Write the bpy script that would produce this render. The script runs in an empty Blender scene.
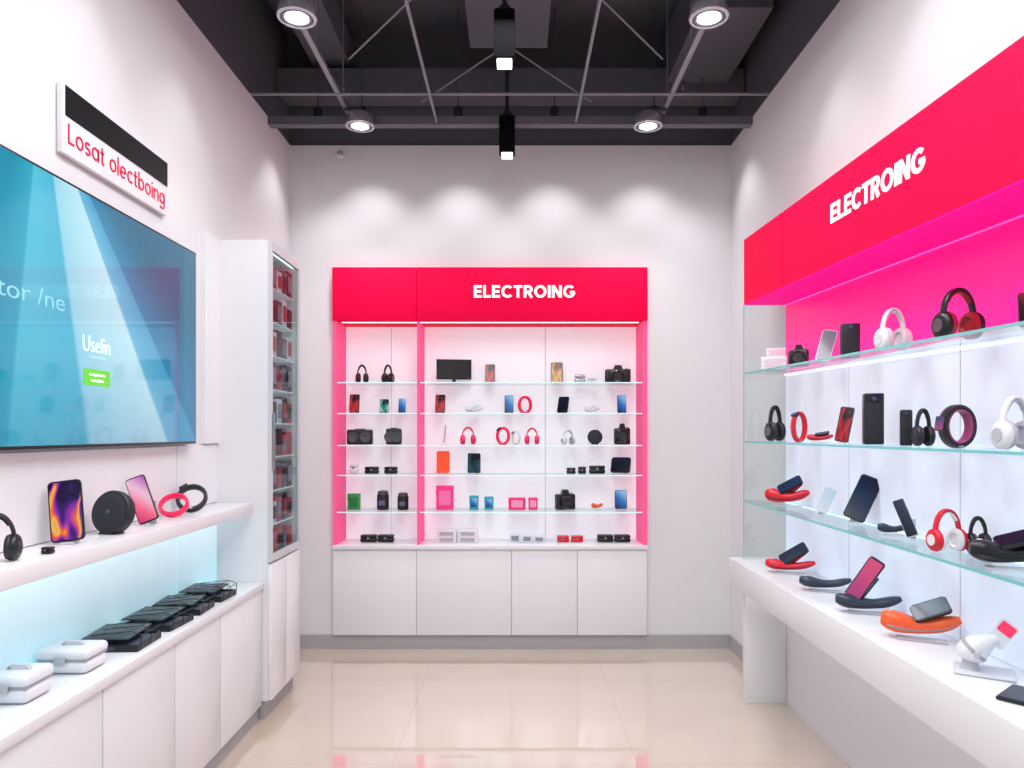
import bpy, bmesh, math, random
from mathutils import Vector, Matrix, Euler
random.seed(4)
F=720.0; CX=515.0; CY=432.0; H=1.5
scene=bpy.context.scene
COL=scene.collection
def lin(h):
    h=h.lstrip('#'); o=[]
    for i in (0,2,4):
        c=int(h[i:i+2],16)/255
        o.append(c/12.92 if c<=.04045 else ((c+.055)/1.055)**2.4)
    return (*o,1)
_m={}
def M(h,rough=.4,metal=0,em=0,coat=0,spec=.5):
    k=(h,rough,metal,em,coat,spec)
    if k in _m: return _m[k]
    m=bpy.data.materials.new('mat_'+h.strip('#')); m.use_nodes=True
    nt=m.node_tree; b=nt.nodes['Principled BSDF']
    b.inputs['Base Color'].default_value=lin(h); b.inputs['Roughness'].default_value=rough
    b.inputs['Metallic'].default_value=metal; b.inputs['Coat Weight'].default_value=coat; b.inputs['Specular IOR Level'].default_value=spec
    if em: b.inputs['Emission Color'].default_value=lin(h); b.inputs['Emission Strength'].default_value=em
    tc=nt.nodes.new('ShaderNodeTexCoord'); nz=nt.nodes.new('ShaderNodeTexNoise'); nz.inputs['Scale'].default_value=40
    nt.links.new(tc.outputs['Object'],nz.inputs['Vector'])
    mr=nt.nodes.new('ShaderNodeMapRange'); mr.inputs['To Min'].default_value=max(0,rough-.03); mr.inputs['To Max'].default_value=rough+.03
    nt.links.new(nz.outputs['Fac'],mr.inputs['Value']); nt.links.new(mr.outputs['Result'],b.inputs['Roughness'])
    _m[k]=m; return m
def glass(tint,name,refl=.35):
    if name in _m: return _m[name]
    m=bpy.data.materials.new(name); m.use_nodes=True; nt=m.node_tree; nt.nodes.clear()
    o=nt.nodes.new('ShaderNodeOutputMaterial'); t=nt.nodes.new('ShaderNodeBsdfTransparent'); g=nt.nodes.new('ShaderNodeBsdfGlossy')
    t.inputs['Color'].default_value=lin(tint); g.inputs['Roughness'].default_value=.03
    fr=nt.nodes.new('ShaderNodeLayerWeight'); fr.inputs['Blend'].default_value=.5
    pw=nt.nodes.new('ShaderNodeMath'); pw.operation='POWER'; pw.inputs[1].default_value=4
    ma=nt.nodes.new('ShaderNodeMath'); ma.operation='MULTIPLY_ADD'; ma.inputs[1].default_value=refl; ma.inputs[2].default_value=.035
    mx=nt.nodes.new('ShaderNodeMixShader'); L=nt.links.new
    L(fr.outputs['Facing'],pw.inputs[0]); L(pw.outputs[0],ma.inputs[0]); L(ma.outputs[0],mx.inputs[0]); L(t.outputs[0],mx.inputs[1]); L(g.outputs[0],mx.inputs[2]); L(mx.outputs[0],o.inputs[0])
    _m[name]=m; return m
def scr(cols,style='grad',em=.9):
    k=(tuple(cols),style,em)
    if k in _m: return _m[k]
    m=bpy.data.materials.new('screen'); m.use_nodes=True; nt=m.node_tree; b=nt.nodes['Principled BSDF']
    b.inputs['Base Color'].default_value=(.004,.004,.006,1); b.inputs['Roughness'].default_value=.15; b.inputs['Specular IOR Level'].default_value=.3
    tc=nt.nodes.new('ShaderNodeTexCoord'); r=nt.nodes.new('ShaderNodeValToRGB')
    e=r.color_ramp.elements; n=len(cols)
    e[0].position=0; e[0].color=lin(cols[0]); e[1].position=1; e[1].color=lin(cols[-1])
    for i in range(1,n-1):
        x=e.new(i/(n-1)); x.color=lin(cols[i])
    if style=='grad':
        s=nt.nodes.new('ShaderNodeSeparateXYZ'); a=nt.nodes.new('ShaderNodeMath'); a.operation='MULTIPLY_ADD'; a.inputs[1].default_value=.35
        mm=nt.nodes.new('ShaderNodeMath'); mm.operation='MULTIPLY'; mm.inputs[1].default_value=.7
        nt.links.new(tc.outputs['Generated'],s.inputs[0]); nt.links.new(s.outputs['X'],a.inputs[0]); nt.links.new(s.outputs['Z'],mm.inputs[0]); nt.links.new(mm.outputs[0],a.inputs[2]); nt.links.new(a.outputs[0],r.inputs[0])
    else:
        w=nt.nodes.new('ShaderNodeTexNoise'); w.inputs['Scale'].default_value=1.5; w.inputs['Distortion'].default_value=1.2; w.inputs['Detail'].default_value=0
        mr=nt.nodes.new('ShaderNodeMapRange'); mr.inputs['From Min'].default_value=.3; mr.inputs['From Max'].default_value=.7
        nt.links.new(tc.outputs['Generated'],w.inputs['Vector']); nt.links.new(w.outputs['Fac'],mr.inputs['Value']); nt.links.new(mr.outputs[0],r.inputs[0])
    nt.links.new(r.outputs[0],b.inputs['Emission Color']); b.inputs['Emission Strength'].default_value=em
    _m[k]=m; return m

# ---------- mesh helpers
def mk(name,bm,mat,par=None,loc=(0,0,0),rot=(0,0,0),smooth=False,label=None,kind=None,mtx=None):
    bmesh.ops.recalc_face_normals(bm,faces=bm.faces)
    me=bpy.data.meshes.new(name); bm.to_mesh(me); bm.free()
    if not isinstance(mat,(list,tuple)): mat=[mat]
    for m in mat: me.materials.append(m)
    if smooth:
        for p in me.polygons: p.use_smooth=True
        me.set_sharp_from_angle(angle=math.radians(38))
    ob=bpy.data.objects.new(name,me); COL.objects.link(ob)
    ob.location=loc; ob.rotation_euler=rot
    if mtx is not None: ob.matrix_local=mtx
    if par: ob.parent=par
    if label: ob['label']=label
    if kind: ob['kind']=kind
    return ob
def addbox(bm,a,b):
    r=bmesh.ops.create_cube(bm,size=1)['verts']
    for v in r:
        v.co=Vector(((a[i]+b[i])/2+v.co[i]*(b[i]-a[i]) for i in range(3)))
    return r
def bbox(a,b,bev=0,seg=2):
    bm=bmesh.new(); addbox(bm,a,b)
    if bev: bmesh.ops.bevel(bm,geom=bm.edges[:],offset=bev,segments=seg,affect='EDGES',profile=.5)
    return bm
def B(name,a,b,mat,par=None,bev=0,seg=2,**k):
    return mk(name,bbox(a,b,bev,seg),mat,par,smooth=bev>0,**k)
def rslab(w,h,t,r,bev=0,z0=0,y0=0):
    bm=bmesh.new(); pts=[]
    for cx,cz,a0 in ((w/2-r,z0+h-r,0),(-w/2+r,z0+h-r,90),(-w/2+r,z0+r,180),(w/2-r,z0+r,270)):
        for i in range(6):
            a=math.radians(a0+i*18); pts.append((cx+r*math.cos(a),cz+r*math.sin(a)))
    f=[bm.verts.new((x,y0,z)) for x,z in pts]; g=[bm.verts.new((x,y0+t,z)) for x,z in pts]
    bm.faces.new(f); bm.faces.new(g[::-1])
    n=len(pts)
    for i in range(n): bm.faces.new((f[i],g[i],g[(i+1)%n],f[(i+1)%n]))
    if bev:
        es=[e for e in bm.edges if abs(e.verts[0].co.y-e.verts[1].co.y)<1e-7]
        bmesh.ops.bevel(bm,geom=es,offset=bev,segments=2,affect='EDGES')
    return bm
def lathe(prof,seg=28,axis='Z',bm=None,off=(0,0,0)):
    bm=bm or bmesh.new(); rings=[]
    for r,h in prof:
        ring=[]
        for i in range(seg):
            a=2*math.pi*i/seg; c=(r*math.cos(a),r*math.sin(a),h)
            if axis=='X': c=(h,c[0],c[1])
            if axis=='Y': c=(c[0],h,c[1])
            ring.append(bm.verts.new(Vector(c)+Vector(off)))
        rings.append(ring)
    for a,b in zip(rings,rings[1:]):
        for i in range(seg): bm.faces.new((a[i],a[(i+1)%seg],b[(i+1)%seg],b[i]))
    bm.faces.new(rings[0]); bm.faces.new(rings[-1])
    return bm
def sweep(pts,ry,rt,closed=False,seg=10,bm=None,p=1.0):
    bm=bm or bmesh.new(); n=len(pts); rings=[]
    for i,(x,z) in enumerate(pts):
        a=pts[(i-1)%n] if (closed or i>0) else pts[i]; b=pts[(i+1)%n] if (closed or i<n-1) else pts[i]
        t=Vector((b[0]-a[0],0,b[1]-a[1])).normalized(); nm=Vector((-t.z,0,t.x))
        y_=ry[i] if isinstance(ry,list) else ry; r_=rt[i] if isinstance(rt,list) else rt
        ring=[]
        for k in range(seg):
            an=2*math.pi*k/seg+math.pi/seg; ca,sa=math.cos(an),math.sin(an)
            ca=math.copysign(abs(ca)**p,ca); sa=math.copysign(abs(sa)**p,sa)
            ring.append(bm.verts.new(Vector((x,0,z))+nm*(r_*ca)+Vector((0,y_*sa,0))))
        rings.append(ring)
    m=n if closed else n-1
    for i in range(m):
        A=rings[i]; Bb=rings[(i+1)%n]
        for k in range(seg): bm.faces.new((A[k],A[(k+1)%seg],Bb[(k+1)%seg],Bb[k]))
    if not closed: bm.faces.new(rings[0]); bm.faces.new(rings[-1])
    return bm
def rod(a,b,r,seg=10,bm=None):
    bm=bm or bmesh.new(); a=Vector(a); b=Vector(b); d=b-a; q=d.to_track_quat('Z','Y'); rs=[]
    for base in (a,b):
        rs.append([bm.verts.new(base+q@Vector((r*math.cos(2*math.pi*i/seg),r*math.sin(2*math.pi*i/seg),0))) for i in range(seg)])
    for i in range(seg): bm.faces.new((rs[0][i],rs[0][(i+1)%seg],rs[1][(i+1)%seg],rs[1][i]))
    bm.faces.new(rs[0]); bm.faces.new(rs[1]); return bm
def poly(pts,y0,y1,axis='Y'):
    bm=bmesh.new()
    mkv=(lambda p,t:(p[0],t,p[1])) if axis=='Y' else (lambda p,t:(t,p[0],p[1]))
    a=[bm.verts.new(mkv(p,y0)) for p in pts]; b=[bm.verts.new(mkv(p,y1)) for p in pts]
    bm.faces.new(a); bm.faces.new(b[::-1]); n=len(pts)
    for i in range(n): bm.faces.new((a[i],b[i],b[(i+1)%n],a[(i+1)%n]))
    return bm
def thing(name,label,cat,loc,yaw=0,group=None):
    e=bpy.data.objects.new(name,None); e.empty_display_size=.05; COL.objects.link(e)
    e.location=loc; e.rotation_euler=(0,0,math.radians(yaw)); e['label']=label; e['category']=cat
    if group: e['group']=group
    return e
def place_text(me,name,mat,par,center,euler,W,Ht,ext,zsrc,spin):
    xs=[v.co.x for v in me.vertices]; ys=[v.co.y for v in me.vertices]
    x0,x1,y0,y1=min(xs),max(xs),min(ys),max(ys)
    for v in me.vertices:
        v.co=Vector(((v.co.x-(x0+x1)/2)*W/(x1-x0),(v.co.y-(y0+y1)/2)*Ht/(y1-y0),v.co.z/zsrc*ext))
    me.materials.clear(); me.materials.append(mat)
    ob=bpy.data.objects.new(name,me); COL.objects.link(ob); ob.parent=par
    ob.matrix_local=Matrix.Translation(center)@Euler([math.radians(a) for a in euler]).to_matrix().to_4x4()@Matrix.Rotation(math.radians(spin),4,'Z')
    return ob
def text(body,name,mat,par,center,euler,W,Ht,ext=.003,bold=.0,spin=0,space=1.0):
    cu=bpy.data.curves.new('t','FONT'); cu.body=body; cu.size=1; cu.extrude=0.01; cu.offset=bold; cu.space_character=space
    cu.resolution_u=4
    o=bpy.data.objects.new('t',cu); COL.objects.link(o); dg=bpy.context.evaluated_depsgraph_get()
    me=bpy.data.meshes.new_from_object(o.evaluated_get(dg)); bpy.data.objects.remove(o); me.name=name
    return place_text(me,name,mat,par,center,euler,W,Ht,ext,.01,spin)
# stroked geometric letters
def arc(cx,cy,rx,ry,a0,a1,n=22):
    return [(cx+rx*math.cos(math.radians(a0+(a1-a0)*i/n)),cy+ry*math.sin(math.radians(a0+(a1-a0)*i/n))) for i in range(n+1)]
LOW={'L':(.5,[[(.05,1),(.05,.05),(.5,.05)]]),'o':(.66,[arc(.33,.35,.28,.30,0,360)]),'c':(.58,[arc(.33,.35,.28,.30,45,315)]),
 'e':(.66,[[(.06,.35)]+arc(.33,.35,.28,.30,0,312)]),'a':(.66,[arc(.33,.35,.28,.30,0,360),[(.61,.68),(.61,0)]]),
 'b':(.66,[arc(.33,.35,.28,.30,0,360),[(.05,1.02),(.05,0)]]),'g':(.66,[arc(.33,.35,.28,.30,0,360),[(.61,.68)]+arc(.33,-.08,.28,.20,0,-150)]),
 'n':(.60,[[(.05,0),(.05,.68)],[(.05,.36)]+arc(.30,.40,.25,.25,170,0)+[(.55,0)]]),'i':(.10,[[(.05,0),(.05,.66)],[(.05,.84),(.05,.95)]]),
 't':(.38,[[(.17,.9),(.17,.15),(.21,.07),(.28,.04),(.36,.05)],[(0,.62),(.34,.62)]]),'s':(.48,[arc(.24,.50,.19,.15,30,270)+arc(.24,.195,.20,.155,90,-150)[1:]]),
 'l':(.10,[[(.05,1.02),(.05,0)]]),' ':(.24,[])}
CAP={'E':(.6,[[(.1,1),(.1,0)],[(.1,.9),(.6,.9)],[(.1,.5),(.55,.5)],[(.1,.1),(.6,.1)]]),'L':(.56,[[(.1,1),(.1,0)],[(.1,.1),(.57,.1)]]),
 'C':(.80,[arc(.46,.5,.36,.41,45,315)]),'T':(.66,[[(0,.9),(.66,.9)],[(.33,.9),(.33,0)]]),
 'R':(.68,[[(.1,1),(.1,0)],[(.1,.9),(.36,.9)]+arc(.36,.68,.21,.22,90,-90,12)+[(.1,.46)],[(.34,.46),(.60,0)]]),
 'O':(.92,[arc(.46,.5,.36,.41,0,360)]),'I':(.2,[[(.1,1),(.1,0)]]),'N':(.74,[[(.1,1),(.1,0)],[(.64,1),(.64,0)],[(.12,.95),(.62,.05)]]),
 'G':(.86,[arc(.46,.5,.36,.41,45,350),[(.86,.44),(.50,.44)]])}
def stroke_text(body,name,mat,par,center,euler,W,Ht,font,t,gap,ext=.002,spin=0):
    bm=bmesh.new(); x0=0
    for ch in body:
        adv,lines=font[ch]
        for ln in lines:
            n=len(ln); closed=n>3 and (Vector(ln[0])-Vector(ln[-1])).length<1e-4
            L_=[];R_=[]
            for i,p in enumerate(ln):
                a=ln[i-1] if i>0 else (ln[-2] if closed else p); b=ln[i+1] if i<n-1 else (ln[1] if closed else p)
                d1=Vector((p[0]-a[0],p[1]-a[1])); d2=Vector((b[0]-p[0],b[1]-p[1]))
                if d1.length<1e-6: d1=d2
                if d2.length<1e-6: d2=d1
                d1.normalize(); d2.normalize(); n1=Vector((-d1.y,d1.x)); n2=Vector((-d2.y,d2.x)); m=(n1+n2)
                m.normalize(); k=t/2/max(.45,m.dot(n1))
                L_.append((p[0]+m.x*k+x0,p[1]+m.y*k)); R_.append((p[0]-m.x*k+x0,p[1]-m.y*k))
            lay=[]
            for z in (0,1.0): lay.append(([bm.verts.new((*q,z)) for q in L_],[bm.verts.new((*q,z)) for q in R_]))
            (l0,r0),(l1,r1)=lay
            for i in range(n-1):
                bm.faces.new((l1[i],l1[i+1],r1[i+1],r1[i])); bm.faces.new((l0[i],r0[i],r0[i+1],l0[i+1]))
                bm.faces.new((l0[i],l0[i+1],l1[i+1],l1[i])); bm.faces.new((r0[i],r1[i],r1[i+1],r0[i+1]))
            if not closed:
                bm.faces.new((l0[0],l1[0],r1[0],r0[0])); bm.faces.new((l0[-1],r0[-1],r1[-1],l1[-1]))
        x0+=adv+gap
    me=bpy.data.meshes.new(name); bm.to_mesh(me); bm.free()
    return place_text(me,name,mat,par,center,euler,W,Ht,ext,1.0,spin)

# ---------- materials
def wallmat(name,hexc,rough,bump):
    m=bpy.data.materials.new(name); m.use_nodes=True; nt=m.node_tree; b=nt.nodes['Principled BSDF']
    tc=nt.nodes.new('ShaderNodeTexCoord'); n=nt.nodes.new('ShaderNodeTexNoise'); n.inputs['Scale'].default_value=3; n.inputs['Detail'].default_value=6
    r=nt.nodes.new('ShaderNodeValToRGB'); c=lin(hexc); r.color_ramp.elements[0].color=(c[0]*.96,c[1]*.96,c[2]*.96,1); r.color_ramp.elements[1].color=c
    nt.links.new(tc.outputs['Object'],n.inputs[0]); nt.links.new(n.outputs['Fac'],r.inputs[0]); nt.links.new(r.outputs[0],b.inputs['Base Color'])
    n2=nt.nodes.new('ShaderNodeTexNoise'); n2.inputs['Scale'].default_value=180; bp=nt.nodes.new('ShaderNodeBump'); bp.inputs['Strength'].default_value=bump; bp.inputs['Distance'].default_value=.002
    nt.links.new(tc.outputs['Object'],n2.inputs[0]); nt.links.new(n2.outputs['Fac'],bp.inputs['Height']); nt.links.new(bp.outputs[0],b.inputs['Normal'])
    b.inputs['Roughness'].default_value=rough; return m
WALL=wallmat('painted_wall','DFDEE1',.75,.15); DARK=wallmat('dark_ceiling_paint','54565E',.8,.1)
WHITE=M('#E7E7EA',.3,coat=.2); WHITE2=M('#E2E2E5',.35); GREY=M('#A8A6A8',.5); RED=M('#E60042',.65,em=.16,spec=.1); MAG=M('#E0128A',.35,em=.1)  # RED carries emission to flatten the shading on the headers
BLK=M('#101116',.35); BLK2=M('#1D1F27',.5); BLKG=M('#08090C',.15,coat=.6); STEEL=M('#9FA2A8',.3,metal=.9); DGREY=M('#4A4C54',.5)
GLASS=glass('#F4FBFA','clear_glass'); EDGE=M('#6FB8BA',.15,em=.12); LED=M('#F2FBFF',.4,em=2.0); LETTER=M('#FFFFFF',.4,em=.35)
PINK=M('#FF1F5F',.35); REDP=M('#DA1830',.35); ORANGE=M('#F2602E',.35); TEAL=M('#2AA5B5',.4); GREEN=M('#2E9A4A',.45); WPL=M('#E6E6EA',.3,coat=.3); BLUEG=M('#2C3648',.35)
def floormat():
    m=bpy.data.materials.new('polished_tile'); m.use_nodes=True; nt=m.node_tree; b=nt.nodes['Principled BSDF']
    tc=nt.nodes.new('ShaderNodeTexCoord'); br=nt.nodes.new('ShaderNodeTexBrick'); br.offset=0
    mp=nt.nodes.new('ShaderNodeMapping'); mp.inputs['Location'].default_value=(.55,.05,0)
    br.inputs['Scale'].default_value=1; br.inputs['Brick Width'].default_value=1.1; br.inputs['Row Height'].default_value=1.1; br.inputs['Mortar Size'].default_value=.002
    br.inputs['Color1'].default_value=lin('D2C1AF'); br.inputs['Color2'].default_value=lin('CEBDAA'); br.inputs['Mortar'].default_value=lin('BFAE9B')
    nt.links.new(tc.outputs['Object'],mp.inputs[0]); nt.links.new(mp.outputs[0],br.inputs[0])
    n=nt.nodes.new('ShaderNodeTexNoise'); n.inputs['Scale'].default_value=2.5; n.inputs['Detail'].default_value=5; mx=nt.nodes.new('ShaderNodeMix'); mx.data_type='RGBA'; mx.blend_type='MULTIPLY'; mx.inputs[0].default_value=.15
    nt.links.new(tc.outputs['Object'],n.inputs[0]); nt.links.new(br.outputs['Color'],mx.inputs[6]); nt.links.new(n.outputs['Fac'],mx.inputs[7]); nt.links.new(mx.outputs[2],b.inputs['Base Color'])
    b.inputs['Roughness'].default_value=.05; b.inputs['Specular IOR Level'].default_value=1.0; b.inputs['Coat Weight'].default_value=1.0; b.inputs['Coat IOR'].default_value=2.4; b.inputs['Coat Roughness'].default_value=.03; return m
FLOOR=floormat()
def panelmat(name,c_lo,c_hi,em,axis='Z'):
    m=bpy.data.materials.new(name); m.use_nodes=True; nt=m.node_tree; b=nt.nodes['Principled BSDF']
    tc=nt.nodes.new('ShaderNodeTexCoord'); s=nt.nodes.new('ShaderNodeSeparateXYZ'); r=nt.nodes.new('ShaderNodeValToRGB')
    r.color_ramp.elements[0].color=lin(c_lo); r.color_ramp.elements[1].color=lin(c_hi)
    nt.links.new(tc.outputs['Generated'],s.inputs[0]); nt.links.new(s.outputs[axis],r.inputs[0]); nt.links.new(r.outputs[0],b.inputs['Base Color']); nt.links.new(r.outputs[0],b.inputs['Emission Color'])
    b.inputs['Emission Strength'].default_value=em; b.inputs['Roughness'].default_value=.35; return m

XL=-1.56; XR=1.50; YB=5.0; ZW=3.49; YN=-1.6; ZC=4.25
# ---------- room shell
def S(name,a,b,mat,**k): return B(name,a,b,mat,kind='structure',**k)
S('floor',(XL-.2,YN-.2,-.1),(XR+.2,YB+.4,0),FLOOR)
S('wall_left',(XL-.15,YN,0),(XL,YB+.35,ZW),WALL)
S('wall_right',(XR,YN,0),(XR+.15,YB+.35,ZW),WALL)
S('wall_front',(XL-.15,YN-.15,0),(XR+.15,YN,ZW),WALL)
ux0=(333-CX)*4.97/F; ux1=(647-CX)*4.97/F; uz1=H+(CY-268)*4.97/F
bm=bmesh.new()
addbox(bm,(XL,YB,0),(ux0-.002,YB+.35,ZW)); addbox(bm,(ux1+.002,YB,0),(XR,YB+.35,ZW)); addbox(bm,(ux0-.002,YB,uz1+.002),(ux1+.002,YB+.35,ZW)); addbox(bm,(ux0-.002,YB+.29,0),(ux1+.002,YB+.35,uz1+.002))
mk('wall_back',bm,WALL,kind='structure')
bm=bmesh.new()
addbox(bm,(XL-.15,YN-.15,ZC),(XR+.15,YB+.35,ZC+.1))
addbox(bm,(XL-.15,YN,ZW),(XL-.02,YB+.35,ZC)); addbox(bm,(XR+.02,YN,ZW),(XR+.15,YB+.35,ZC)); addbox(bm,(XL-.02,YB+.02,ZW),(XR+.02,YB+.35,ZC)); addbox(bm,(XL-.15,YN-.15,ZW),(XR+.15,YN-.02,ZC))
mk('ceiling',bm,DARK,kind='structure')
S('baseboard_back',(XL,YB-.014,0),(XR,YB-.0005,.095),GREY)
S('baseboard_right',(XR-.014,4.05,0),(XR-.0005,YB-.016,.095),GREY)
S('baseboard_left',(XL+.0005,4.27,0),(XL+.014,YB-.016,.095),GREY)
BEAM=M('#666870',.5); BEAM2=M('#5A5C64',.7); PIPE=M('#84868E',.45)
S('trim_1',(XL-.1,4.54,3.44),(XR+.1,4.60,3.492),BEAM)
mk('trim_2',rod((XL-.05,4.26,3.50),(XR+.05,4.26,3.50),.009),PIPE,kind='structure',smooth=True)
S('trim_3',(XL-.01,3.55,3.86),(XR+.01,3.75,4.02),BEAM2)
S('trim_4',(XL-.01,4.75,3.74),(XR+.01,4.95,3.90),BEAM2)
mk('trim_5',rod((-.495,1.8,3.46),(-.495,4.57,3.46),.009),PIPE,kind='structure',smooth=True)
mk('trim_6',rod((.385,1.8,3.46),(.385,4.57,3.46),.009),PIPE,kind='structure',smooth=True)
S('trim_7',(-1.35,2.0,3.95),(-1.1,5.0,4.15),BEAM2)
S('trim_8',(1.0,3.9,3.8),(1.4,5.0,4.15),M('#5A5C64',.6,metal=.2))
for i,(a,b) in enumerate([((-.07,4.3,3.80),(-.56,4.3,3.47)),((-.03,4.3,3.80),(.46,4.3,3.47)),((-.07,3.2,3.8),(-.9,3.9,3.52)),((.0,3.2,3.8),(.8,3.9,3.52)),((-1.2,4.8,3.9),(-1.0,4.2,3.5)),((1.15,4.9,3.9),(.98,4.2,3.5))]):
    mk('trim_%d'%(9+i),rod(a,b,.005),PIPE,kind='structure',smooth=True)
S('trim_15',(-.28,4.0,3.9),(.2,4.5,4.1),BEAM2)
# ---------- lights
def lamp(name,typ,loc,energy,color=(1,1,1),target=None,**k):
    l=bpy.data.lights.new(name,typ); l.energy=energy; l.color=color
    for a,v in k.items(): setattr(l,a,v)
    o=bpy.data.objects.new(name,l); COL.objects.link(o); o.location=loc
    if target: o.rotation_euler=(Vector(target)-Vector(loc)).to_track_quat('-Z','Y').to_euler()
    return o
def track(x,lab):
    t=thing('light_track',lab,'light track',(x,3.2,3.50),group='ceiling light tracks')
    B('rail',(-.015,-1.9,0),(.015,1.34,.025),M('#9FA1A8',.4,metal=.5),t,bev=.003)
    for y in (-1.5,-.4,.6,1.2):
        mk('suspension_rod',rod((0,y,.025),(0,y,.75),.003),PIPE,t,smooth=True)
    return t
track(-1.05,'long grey metal light track hung below the dark ceiling'); track(.93,'long grey metal light track hung below the dark ceiling')
LENS=M('#FFFFFF',.3,em=8)
COOL=(.985,.987,1)
def downlight(x,y,dx,e):
    t=thing('track_spotlight','round silver ceiling spotlight with a glowing white lens','spotlight',(x,y,3.385),group='round track spotlights')
    mk('housing',lathe([(.06,.085),(.075,.07),(.088,.02),(.09,.004),(.086,0),(.074,.0),(.07,.012)],32),M('#C9CBD2',.25,metal=.7),t,smooth=True)
    mk('lens',lathe([(.052,.0085),(.049,.003),(.03,.001)],28),LENS,t,smooth=True)
    mk('inner_ring',lathe([(.069,.011),(.066,.002),(.056,.002),(.054,.011)],28),M('#8A8C94',.3,metal=.6),t,smooth=True)
    bm=rod((0,0,.083),(0,0,.125),.01); addbox(bm,(min(0,dx)-.008,-.01,.10),(max(0,dx)+.008,.01,.116)); mk('arm',bm,M('#3A3C44',.4),t)
    l=lamp('spotlight_beam','SPOT',(0,0,-.01),e,COOL,spot_size=math.radians(95),spot_blend=.8,shadow_soft_size=.03); l.parent=t
downlight(-.958,4.45,-.09,34); downlight(-.995,3.285,-.055,24); downlight(.822,4.45,.108,34); downlight(.885,3.285,.045,24)
for y in (4.57,3.43):
    t=thing('pendant_spotlight','black box-shaped spotlight hanging from the ceiling','spotlight',(-.05,y,3.243),group='black pendant spotlights')
    B('housing',(-.05,-.05,.02),(.05,.05,.25),M('#07070A',.9,spec=.1),t,bev=.008)
    B('lens',(-.036,-.036,0),(.036,.036,.021),M('#FFFFFF',.3,em=1.6),t,bev=.004)
    mk('mounting_collar',lathe([(.04,.25),(.035,.27),(.018,.29)],20),BLK2,t,smooth=True)
    mk('suspension_rod',rod((0,0,.28),(0,0,1.0),.012),BLK2,t,smooth=True)
def washer(x,y,tgt,e,sz=84):
    t=thing('wall_washer','small dark cylindrical spotlight aimed at the white wall','spotlight',(x,y,3.53),group='small wall washing spotlights')
    mk('housing',lathe([(.028,0),(.03,.004),(.03,.07),(.026,.075)],20),BLK2,t,smooth=True)
    mk('bracket',rod((0,0,.07),(0,0,.72),.004),DGREY,t)
    l=lamp('washer_beam','SPOT',(0,0,-.012),e,COOL,spot_size=math.radians(sz),spot_blend=.7,shadow_soft_size=.04); l.parent=t
    d=Vector(tgt)-Vector((x,y,3.53)); l.rotation_euler=d.to_track_quat('-Z','Y').to_euler()
for px in (372,462,552,645): washer((px-CX)*5/F,4.67,((px-CX)*5/F,4.84,1.5),21,92)
for y in (3.35,2.55,1.75,.95): washer(XL+.32,y,(XL+.20,y,1.5),11,80); washer(XR-.32,y,(XR-.20,y,1.5),11,80)
for y in (4.68,): washer(XL+.28,y,(XL+.15,y-.2,1.5),16,88); washer(XR-.28,y,(XR-.15,y-.2,1.5),16,88)
for x,y,e in ((-.5,.2,19),(.5,.2,19),(-.5,1.7,22),(.5,1.7,22),(0,2.9,31)):
    lamp('overhead_fill','AREA',(x,y,3.44),e,COOL,shape='RECTANGLE',size=.6,size_y=.9)  # area fills added overhead, out of view, to brighten the room
w=bpy.data.worlds.new('World'); scene.world=w; w.use_nodes=True; w.node_tree.nodes['Background'].inputs[0].default_value=(.5,.5,.55,1); w.node_tree.nodes['Background'].inputs[1].default_value=.2
t=thing('security_camera','tiny white dome security camera on the back wall','security camera',((341-CX)*5/F,YB-.001,H+(CY-155)*5/F))
mk('mount',lathe([(.022,0),(.024,-.008),(.02,-.014)],20,'Y'),WPL,t,smooth=True); mk('dome',lathe([(.019,-.014),(.016,-.026),(.009,-.033),(.003,-.035)],20,'Y'),M('#B0B2B8',.3),t,smooth=True)

# ---------- product builders
def phone(label,loc,h,w=None,yaw=0,tilt=15,body=None,screen=None,group='smartphones on display',stand=True,name='smartphone',cat='smartphone',roll=0):
    w=w or h*.5; t=max(.006,h*.055); body=body or BLK; screen=screen or BLKG
    e=thing(name,label,cat,loc,yaw,group); a=math.radians(tilt); ro=math.radians(roll)
    R=Matrix.Translation((0,0,t*math.sin(a)+.003+abs(math.sin(ro))*w*.40))@Matrix.Rotation(ro,4,'Y')@Matrix.Rotation(-a,4,'X')
    mk('case',rslab(w,h,t,w*.13,t*.22),body,e,smooth=True,mtx=R)
    mk('screen',rslab(w*.92,h*.95,.0012,w*.11,0,h*.025,-.0011),screen,e,mtx=R)
    mk('side_button',bbox((w/2-.0005,t*.3,h*.6),(w/2+t*.12,t*.7,h*.75)),STEEL,e,mtx=R)
    if stand:
        k=.5; top=(t*math.cos(a)+h*k*math.sin(a)+.001, h*k*math.cos(a)+.002); back=top[0]+h*.14
        mk('easel_stand',poly([(-t*.6,0),(back,0),(top[0]+.004,top[1]),(top[0],top[1]),(back*.8,.003),(-t*.2,.003),(-t*.2,t*.7),(-t*.6,t*.7)],-w*.2,w*.2,'X'),M('#C9CCD2',.2),e)
    return e
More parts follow.
